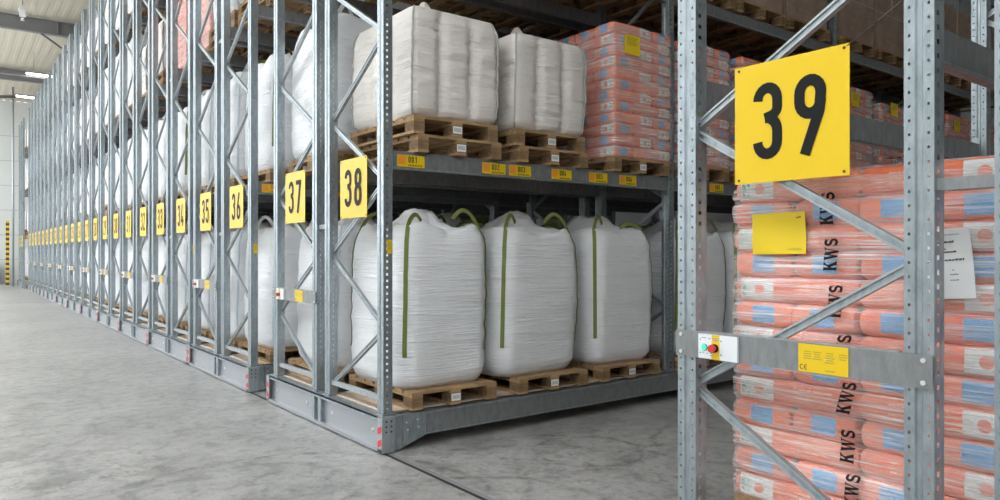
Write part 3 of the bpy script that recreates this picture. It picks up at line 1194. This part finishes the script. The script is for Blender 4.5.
# word lying along the top edge
tp = MB()
qs, w_ = word_quads('KWS', .05)
for q in qs:
    tp.add([(-.30 + v * .8 + u * .1, 1.40 - u - y39, n39 * SH + .045 + .02 * abs(u)) for u, v in q], [tuple(range(len(q)))], 'black')
put('printed_word', tp, w39)
def sheet_on_film(name, y0, y1, z0, z1, mt, tilt, prints):
    mb = MB()
    ny, nz = 6, 10
    def P(a, b, lift):
        Yv = y0 + (y1 - y0) * a + tilt * (b - .5)
        Zv = z0 + (z1 - z0) * b + .5 * tilt * (a - .5)
        p = on_film(Yv, Zv, .014 + lift)
        return (-(SL + SW) / 2 - .022 - lift - .003 * sin(b * 6 + a * 2), p[1], p[2])
    vs = [P(i / ny, j / nz, 0) for j in range(nz + 1) for i in range(ny + 1)]
    fs = [(j * (ny + 1) + i, j * (ny + 1) + i + 1, (j + 1) * (ny + 1) + i + 1, (j + 1) * (ny + 1) + i) for j in range(nz) for i in range(ny)]
    mb.add(vs, fs, mt, True)
    for a0, a1, b0, b1, m_ in prints:
        mb.add([P(a0, b0, .0015), P(a1, b0, .0015), P(a1, b1, .0015), P(a0, b1, .0015)], [(0, 1, 2, 3)], m_)
    o = put(name, mb, w39)
    return o
o = sheet_on_film('yellow_sheet', 1.905, 1.650, 1.545, 1.725, 'yellow_paper', .006, [(.84, .88, .85, .87, 'ink'), (.88, .93, .86, .885, 'ink'), (.66, .93, .10, .112, 'ink_pale'), (.72, .90, .13, .14, 'ink_pale')])
o['label'] = 'blank yellow paper sheet'
pr = []
r5 = random.Random(8)
def dots(a0, b, n, cw, hh, m_):
    a = a0
    for _ in range(n):
        w = cw * r5.uniform(.6, 1.3)
        pr.append((a, a + w * .8, b, b + hh * r5.uniform(.7, 1.1), m_))
        a += w
dots(.12, .905, 20, .038, .012, 'ink_grey')
dots(.10, .795, 10, .06, .03, 'ink')
dots(.10, .70, 7, .06, .022, 'ink')
dots(.16, .655, 11, .055, .026, 'ink')
dots(.12, .54, 11, .06, .026, 'ink')
dots(.08, .40, 2, .05, .018, 'ink_grey')
dots(.55, .40, 1, .05, .02, 'ink_grey')
dots(.50, .335, 4, .05, .02, 'ink_grey')
dots(.50, .255, 4, .05, .02, 'ink_grey')
dots(.10, .255, 4, .05, .015, 'ink_grey')
o = sheet_on_film('paper_certificate', 1.175, 1.022, 1.385, 1.638, 'white', .022, pr)
o['label'] = 'white printed paper sheet'

# ------------------------------------------------------------------ loads of rack 38 (facing the aisle)
def yc(r):
    return (RACKS[r][0] + RACKS[r][1]) / 2
PZ = .147
Y8 = yc(38) - .01
front = ((3.36, .84, 'first from the corner post'), (4.455, .84, 'second from the corner post'), (5.50, .84, 'third from the corner post'))
for i, (x, w, wh) in enumerate(front):
    pallet(x, Y8, LEV[0] + .003, w, 1.14, 'wooden pallet on the bottom level below sign 38, %s' % wh, True)
    bag(x + (-.03, -.10, -.01)[i], Y8 + .02, LEV[0] + PZ, 'loop', i, 'white bulk bag with olive straps, bottom level below sign 38, %s' % wh.replace('post', 'upright'), ((.86, 1.04, 1.35), (.95, 1.04, 1.34), (.88, 1.04, 1.35))[i], 'white bulk bags with olive straps')
for i, x in enumerate((3.385, 4.43)):
    nm = ('beside the corner upright', 'next to the orange sacks')[i]
    for k in range(2):
        pallet(x + (.03 if k == 0 else -.01), Y8, LEV[1] + .003 + k * .146, .84, 1.14, '%s pallet of the pair under the ivory quilted bag %s' % (('lower', 'upper')[k], nm), True)
    bag(x, Y8, LEV[1] + .003 + .292, 'quilt', i, 'ivory quilted bulk bag on the second level of rack 38, %s' % nm, (.86, 1.08, .90 - .03 * i), 'ivory quilted bulk bags')
xs38 = 5.235 + .4275
pallet(xs38, Y8, LEV[1] + .003, .84, 1.14, 'wooden pallet under the orange sack stack on the second level of rack 38', True)
stack(xs38, Y8, LEV[1] + PZ, 12, 'second level of rack 38', full=None)
w38 = wrap(xs38, Y8, LEV[1] + PZ, 12, 'clear stretch film on the orange sack stack next to the quilted bags', 'film', 1., 3)
def film_note(wr, n, lx, zc, w=.22, h=.19, name='yellow_sheet'):
    mb = MB()
    D = 2 * SL
    mb.box(lx - w / 2, lx + w / 2, -D / 2 - .026, -D / 2 - .022, zc - h / 2, zc + h / 2, 'yellow_paper')
    for k in range(5):
        mb.add([(lx - w * .36, -D / 2 - .0265, zc + h * (.34 - k * .09)), (lx + w * (.36 - .07 * (k % 3)), -D / 2 - .0265, zc + h * (.34 - k * .09)), (lx + w * (.36 - .07 * (k % 3)), -D / 2 - .0265, zc + h * (.38 - k * .09)), (lx - w * .36, -D / 2 - .0265, zc + h * (.38 - k * .09))], [(0, 1, 2, 3)], 'ink_pale')
    o = put(name, mb, wr)
    o['label'] = 'yellow paper sheet with small print'
film_note(w38, 12, -.19, 1.13)

# further bays of rack 38: orange sacks on the second level, bags below
bay_word = {1: 'second', 2: 'third', 3: 'fourth'}
for b in (1, 2, 3):
    for i in range(3):
        x = XP + b * BAY + (.60, 1.70, 2.78)[i]
        pos = ('first', 'second', 'third')[i]
        pallet(x, Y8, LEV[1] + .003, .84, 1.14, 'wooden pallet under the %s sack stack in the %s bay of rack 38' % (pos, bay_word[b]))
        stack(x, Y8, LEV[1] + PZ, 12 if (b, i) != (2, 1) else 11, '%s stack of %s bay' % (pos, bay_word[b]), far=b > 1, full=None if (b == 1 and i == 0) else False)
        wr = wrap(x, Y8, LEV[1] + PZ, 12 if (b, i) != (2, 1) else 11, 'stretch film on the %s sack stack, second level, %s bay of rack 38' % (pos, bay_word[b]), 'film', .6, 4)
        film_note(wr, 12, -.12 + .05 * i, .62 if b == 1 else 1.16)
        if b == 1 or i == 0 and b == 2:
            pallet(x, Y8, LEV[0] + .003, .98, 1.14, 'wooden pallet on the bottom level, %s bay of rack 38, %s along' % (bay_word[b], pos))
            bag(x, Y8, LEV[0] + PZ, 'loop', (i + 1) % 3, 'white bulk bag with olive straps, bottom level, %s bay of rack 38, %s along' % (bay_word[b], pos), (.92, 1.04, 1.35), 'white bulk bags with olive straps')

# ------------------------------------------------------------------ cartons on the upper levels
def carton_mesh(w, d, h):
    mb = MB()
    mb.box(-w / 2, w / 2, -d / 2, d / 2, 0, h, 'cardboard')
    for s in (-1, 1):
        mb.box(-.03, .03, s * d / 2 - .0012, s * d / 2 + .0012, h * .55, h, 'chipboard')
    mb.box(-.03, .03, -d / 2, d / 2, h, h + .0015, 'chipboard')
    mb.box(-w / 2 - .003, w / 2 + .003, -d / 2 - .003, d / 2 + .003, h * .48, h * .48 + .012, 'seam_grey')
    return mb.data('octabin_carton')
MESH['carton'] = carton_mesh(.95, 1.06, 1.15)
def carton(x, y, z, label):
    o = put('pallet_carton', MESH['carton'], None, (x, y, z))
    return tag(o, label, 'carton', 'brown pallet cartons on the third level')

Y7 = yc(37) + .01
for b in range(4):
    bw = ('end', 'second', 'third', 'fourth')[b]
    for i in range(3):
        x = XP + b * BAY + (.66, 1.70, 2.76)[i]
        pos = ('first', 'second', 'third')[i]
        # rack 37 bottom level
        if b < 2:
            pallet(x, Y7, LEV[0] + .003, .98, 1.14, 'wooden pallet, bottom level of rack 37, %s bay, %s along' % (bw, pos))
            bag(x, Y7, LEV[0] + PZ, 'plain' if (b, i) == (0, 0) else 'loop', (i + b) % 3, 'white bulk bag, bottom level of rack 37, %s bay, %s along' % (bw, pos), (.92, 1.04, 1.38) if b == 0 else (.92, 1.04, 1.35), 'white bulk bags of rack 37')
        # second level
        pallet(x, Y7, LEV[1] + .003, .98, 1.14, 'wooden pallet, second level of rack 37, %s bay, %s along' % (bw, pos))
        if b == 0:
            bag(x - .05, Y7, LEV[1] + PZ, 'plain', i, 'white bulk bag, second level of rack 37, %s bay, %s along' % (bw, pos), (.94, 1.06, 1.34), 'white bulk bags of rack 37')
        else:
            carton(x, Y7, LEV[1] + PZ, 'brown carton, second level of rack 37, %s bay, %s along' % (bw, pos))
        # third level of both racks
        for r, Yr in ((37, Y7), (38, Y8)):
            if r == 38 and b == 0 and i == 2:
                pass
            pallet(x, Yr, LEV[2] + .003, .98, 1.14, 'wooden pallet, third level of rack %d, %s bay, %s along' % (r, bw, pos))
            carton(x, Yr, LEV[2] + PZ, 'brown carton, third level of rack %d, %s bay, %s along' % (r, bw, pos))

# ------------------------------------------------------------------ loads at the ends of the other racks
lv_word = ('bottom', 'second', 'third', 'top')
def end_load(r, lv, kind, var, slot=0, size=None):
    x = XP + (.70, 1.74, 2.8)[slot]
    y = yc(r)
    z = LEV[lv] + .003
    where = '%s level behind sign %d' % (lv_word[lv], r)
    if slot:
        where = '%s level of rack %d, added %s from the aisle' % (lv_word[lv], r, ('first', 'second', 'third')[slot])
    if kind == 'sacks':
        pallet(x, y, z, .84, 1.14, 'wooden pallet under the sack stack, ' + where)
        stack(x, y, z + PZ - .003, 10, 'stack behind sign %d' % r, far=True, full=None)
        wrap(x, y, z + PZ - .003, 10, 'milky stretch film around the sack stack, ' + where, 'film_milky', .6, 6)
        return
    if kind.endswith('2'):
        pallet(x, y, z, .98, 1.14, 'lower wooden pallet of two, ' + where)
        z += .146
    pallet(x, y, z, .98, 1.14, 'wooden pallet carrying the load, ' + where if not kind.endswith('2') else 'upper wooden pallet of two, ' + where)
    kind = kind.rstrip('2')
    size = size or {'plain': (.93, 1.06, 1.40), 'loop': (.92, 1.04, 1.35), 'quilt': (.97, 1.06, .90)}[kind]
    desc = {'plain': 'plain white bulk bag', 'loop': 'white bulk bag with olive straps', 'quilt': 'ivory quilted bulk bag'}[kind]
    bag(x, y, z + PZ - .003, kind, var % 3, '%s, %s' % (desc, where), size, 'bulk bags at the rack ends')
plan = {
    36: ('plain', 'loop', 'plain2', None), 35: ('plain', 'plain', 'plain2', None),
    34: ('plain', 'plain', 'sacks', None), 33: ('plain', 'loop', 'sacks', 'plain'),
    32: ('plain', 'plain', 'quilt2', 'plain'), 31: ('plain', 'plain', 'quilt', 'quilt2'),
    30: ('plain', 'plain', 'plain', 'plain'), 29: ('plain', 'loop', 'plain', 'plain'),
}
for r in range(36, 12, -1):
    p_ = plan.get(r, ('plain', ('plain', 'quilt2', 'plain')[r % 3], ('plain', 'quilt', 'plain')[(r // 2) % 3], ('plain', 'quilt2')[r % 2]))
    for lv, k in enumerate(p_):
        if k:
            end_load(r, lv, k, r * 3 + lv)
    if r >= 31:
        for s in (1, 2) if r >= 35 else (1,):  # unseen rear loads, added to block light inside the racks
            for lv in range(3):
                end_load(r, lv, ('plain', 'loop', 'plain')[lv] if r < 35 or lv < 2 else 'plain', r + lv + s, s)
if STUFF.v:
    o = put('seed_sacks', STUFF)
    tag(o, 'remaining orange seed sacks in the farther wrapped stacks', 'seed sacks', None, 'stuff')

# ------------------------------------------------------------------ the hall
X0, X1, Y0, Y1, ZC = -9., 22., -16., 44.2, 9.25
fl = MB()
fl.box(X0, X1, Y0, Y1, -.2, 0, 'concrete')
o = put('floor', fl)
tag(o, kind='structure')
# rails let into the floor, along the direction the racks roll
for k, x in enumerate((2.705,)):
    mb = MB()
    mb.box(x - .035, x - .008, Y0 + 2, Y1 - 3, -.005, .0015, 'void')
    mb.box(x - .008, x + .03, Y0 + 2, Y1 - 3, -.005, .003, 'roof_steel')
    tag(put('trim_%d' % (k + 1), mb), kind='structure')
# roof deck with ribs
mb = MB()
n = int((X1 - X0) / .3)
vs, fs = [], []
SK0, SK1 = -6.6, -1.0      # unseen roof opening over the main aisle, added for top light
i0 = int((SK1 - X0) / .3)
for i in range(i0, n):
    x = X0 + i * .3
    for dx, z in ((0, ZC), (.10, ZC), (.14, ZC + .006), (.26, ZC + .006)):
        vs += [(x + dx, Y0, z), (x + dx, Y1, z)]
m_ = len(vs) // 2
fs = [(2 * i, 2 * i + 1, 2 * i + 3, 2 * i + 2) for i in range(m_ - 1)]
mb.add(vs, fs, 'deck')
mb.box(X0 + i0 * .3, X1, Y0, Y1, ZC + .08, ZC + .2, 'deck')
mb.box(X0, SK0, Y0, Y1, ZC, ZC + .2, 'deck')
for k in range(8):
    mb.box(SK0, X0 + i0 * .3, Y0 + k * 8.5, Y0 + k * 8.5 + .6, ZC, ZC + .2, 'deck')
tag(put('ceiling', mb), kind='structure')
# far wall of pale panels
mb = MB()
mb.box(X0, X1, Y1, Y1 + .2, 0, ZC, 'wall_white')
for z in (1.2, 2.45, 3.7, 4.95, 6.2, 7.45):
    mb.box(X0, X1, Y1 - .012, Y1, z, z + .03, 'wall_grey')
for x in (-4, -1, 2.0, 5, 8):
    mb.box(x, x + .03, Y1 - .01, Y1, 0, ZC, 'wall_grey')
tag(put('wall_far', mb), kind='structure')
mb = MB()
mb.box(X1, X1 + .2, Y0, Y1, 0, ZC, 'wall_grey')
tag(put('wall_right', mb), kind='structure')
mb = MB()
mb.box(X0, X1, Y0 - .2, Y0, 0, ZC, 'wall_white')
tag(put('wall_back', mb), kind='structure')  # unseen back wall, added to keep outside light off the racks
# unseen left wall: solid low strip, openings between piers added to let daylight in
mb = MB()
mb.box(X0 - .2, X0, Y0, Y1, 0, 2.4, 'wall_white')
mb.box(X0 - .2, X0, Y0, Y1, 7.0, ZC, 'wall_white')
mb.box(X0 - .2, X0, Y0, 13.4, 2.4, 7.0, 'wall_white')
y = 13.4
while y < Y1:
    mb.box(X0 - .2, X0, y, y + .6, 2.4, 7.0, 'wall_white')
    y += 6.0
tag(put('wall_left', mb), kind='structure')
# steel roof beams
def ibeam(y, zb, h, x0, x1):
    mb = MB()
    mb.box(x0, x1, y - .10, y + .10, zb, zb + .025, 'roof_steel')
    mb.box(x0, x1, y - .10, y + .10, zb + h - .025, zb + h, 'roof_steel')
    mb.box(x0, x1, y - .012, y + .012, zb + .02, zb + h - .02, 'roof_steel')
    x = x0 + .5
    while x < x1:
        mb.box(x, x + .02, y - .095, y + .095, zb + .02, zb + h - .02, 'roof_steel')
        x += 5.5
    return mb
k = 0
for y in (-5.3, 3.0, 11.3, 19.6, 27.9, 36.2):
    k += 1
    o = put('beam_%d' % k, ibeam(y, 8.72, .46, -8.6 + .0, X1))
    tag(o, kind='structure')
# diagonal rods and pipes under the deck
def pipe(name, pts, r, mt, label, cat):
    mb = MB()
    mb.tube(pts, r, mt)
    return tag(put(name, mb), label, cat)
pipe('sprinkler_pipe', [(-8.5, 33.2, 8.35), (X1 - 1, 33.2, 8.35)], .035, 'roof_steel', 'thin sprinkler pipe crossing under the roof deck beyond the beam', 'pipe')
pipe('sway_rod', [(2.44, 27.9, 8.71), (4.6, 30.4, 8.1)], .035, 'roof_steel', 'dark slanting brace rod hanging from the roof beam', 'rod')
pipe('roof_brace', [(-2.0, 33.0, 7.0), (3.4, 41.5, 9.1)], .07, 'roof_steel', 'dark sloping roof brace in front of the far wall', 'rod')
pipe('conduit', [(2.42, 40.2, 0), (2.42, 40.2, 9.2)], .045, 'steel_pale', 'pale vertical pipe left of the farthest rack', 'pipe')
# strip lamps; rows off the rack ends are unseen, added to light the hall
lamp = empty('pendant_strip_lamp')
h_ = MB()
h_.box(-.75, .75, -.06, .06, .02, .09, 'steel_pale')
kid('housing', h_, lamp)
h_ = MB()
h_.cyl((-.74, 0, 0), (1, 0, 0), .045, 1.48, 'lamp_glow', 12)
kid('diffuser', h_, lamp)
for dx in (-.5, .5):
    h_ = MB()
    h_.cyl((dx, 0, .09), (0, 0, 1), .006, 9.25 - 8.42 - .09, 'steel_pale', 6)
    kid('suspension_rod', h_, lamp)
first = True
spots = [(x, y) for y in (-9, -3.2, -1, 5, 8, 13, 16, 22, 25.5, 29.6, 33, 38) for x in (3.15, -.3, -7.5) if x < 0 or y >= 33]
LN = {}
for i, (x, y) in enumerate(spots):
    LN[x] = LN.get(x, 0) + 1
    if first:
        o, first = lamp, False
    else:
        o = lamp.copy()
        COL.objects.link(o)
        for ch in KIDS[lamp.name]:
            c = ch.copy()
            COL.objects.link(c)
            c.parent = o
    o.location = (x, y, 8.42)
    wh = {3.15: 'above the rack ends', -.3: 'added unseen over the main aisle', -7.5: 'added unseen near the left wall'}[x]
    tag(o, 'glowing strip lamp %s, %s from the near end' % (wh, ('first', 'second', 'third', 'fourth', 'fifth', 'sixth', 'seventh', 'eighth', 'ninth', 'tenth', 'eleventh', 'twelfth')[LN[x] - 1]), 'lamp', 'suspended strip lamps')
# white unit high on the near beam
mb = MB()
mb.box(-.13, .13, -.13, .13, -.42, .1, 'white')
mb.box(-.17, .17, -.17, .17, -.1, -.05, 'white')
mb.cyl((0, 0, -.62), (0, 0, 1), .09, .12, 'white', 12, .05)
mb.cyl((0, 0, .1), (0, 0, 1), .02, .35, 'roof_steel', 8)
o = put('heater_unit', mb, None, (1.83, 26.4, 9.02), (0, 0, 0), (.62, .62, .62))
tag(o, 'small white unit hanging from the roof in front of the beam', 'ceiling unit')
# hazard-striped guard by the far wall
mb = MB()
for k in range(26):
    mb.box(-.07, .07, -.07, .07, k * .12, k * .12 + .12, 'yellow' if k % 2 else 'ink')
o = put('guard_post', mb, None, (2.33, 42.4, 0))
tag(o, 'yellow and black striped guard post in front of the far wall', 'guard post')
mb = MB()
mb.box(-.35, .35, -.25, .25, .08, 1.15, 'wall_grey')
mb.box(-.3, .3, -.255, -.25, .15, .55, 'ink_grey')
mb.box(-.3, .3, -.255, -.25, .62, 1.05, 'steel_dull')
for sx in (-.3, .25):
    for sy in (-.2, .15):
        mb.box(sx, sx + .05, sy, sy + .05, 0, .08, 'ink')
o = put('tool_cabinet', mb, None, (1.72, 43.6, 0))
tag(o, 'small grey cabinet standing against the far wall', 'cabinet')

# ------------------------------------------------------------------ light from outside
w = bpy.data.worlds.new('sky')
scene.world = w
w.use_nodes = True
bg = w.node_tree.nodes['Background']
bg.inputs[0].default_value = (.93, .97, 1.0, 1)
bg.inputs[1].default_value = 5.0

# ------------------------------------------------------------------ camera
cam = bpy.data.cameras.new('camera')
co = bpy.data.objects.new('camera', cam)
COL.objects.link(co)
co.location = (0, 0, 1.55)
yaw = math.atan2(.6065730005997246, .7950277950760253)
co.rotation_euler = (pi / 2, 0, -yaw)
cam.sensor_width = 36
cam.lens = 724.81 / 1000 * 36
cam.shift_y = .003
cam.clip_end = 200
scene.camera = co
vs_ = scene.view_settings
vs_.view_transform = 'Standard'
vs_.look = 'None'
vs_.gamma = 1
vs_.use_curve_mapping = False
vs_.exposure = 0.36
scene.cycles.use_denoising = True
scene.cycles.max_bounces = 8
scene.cycles.transparent_max_bounces = 12
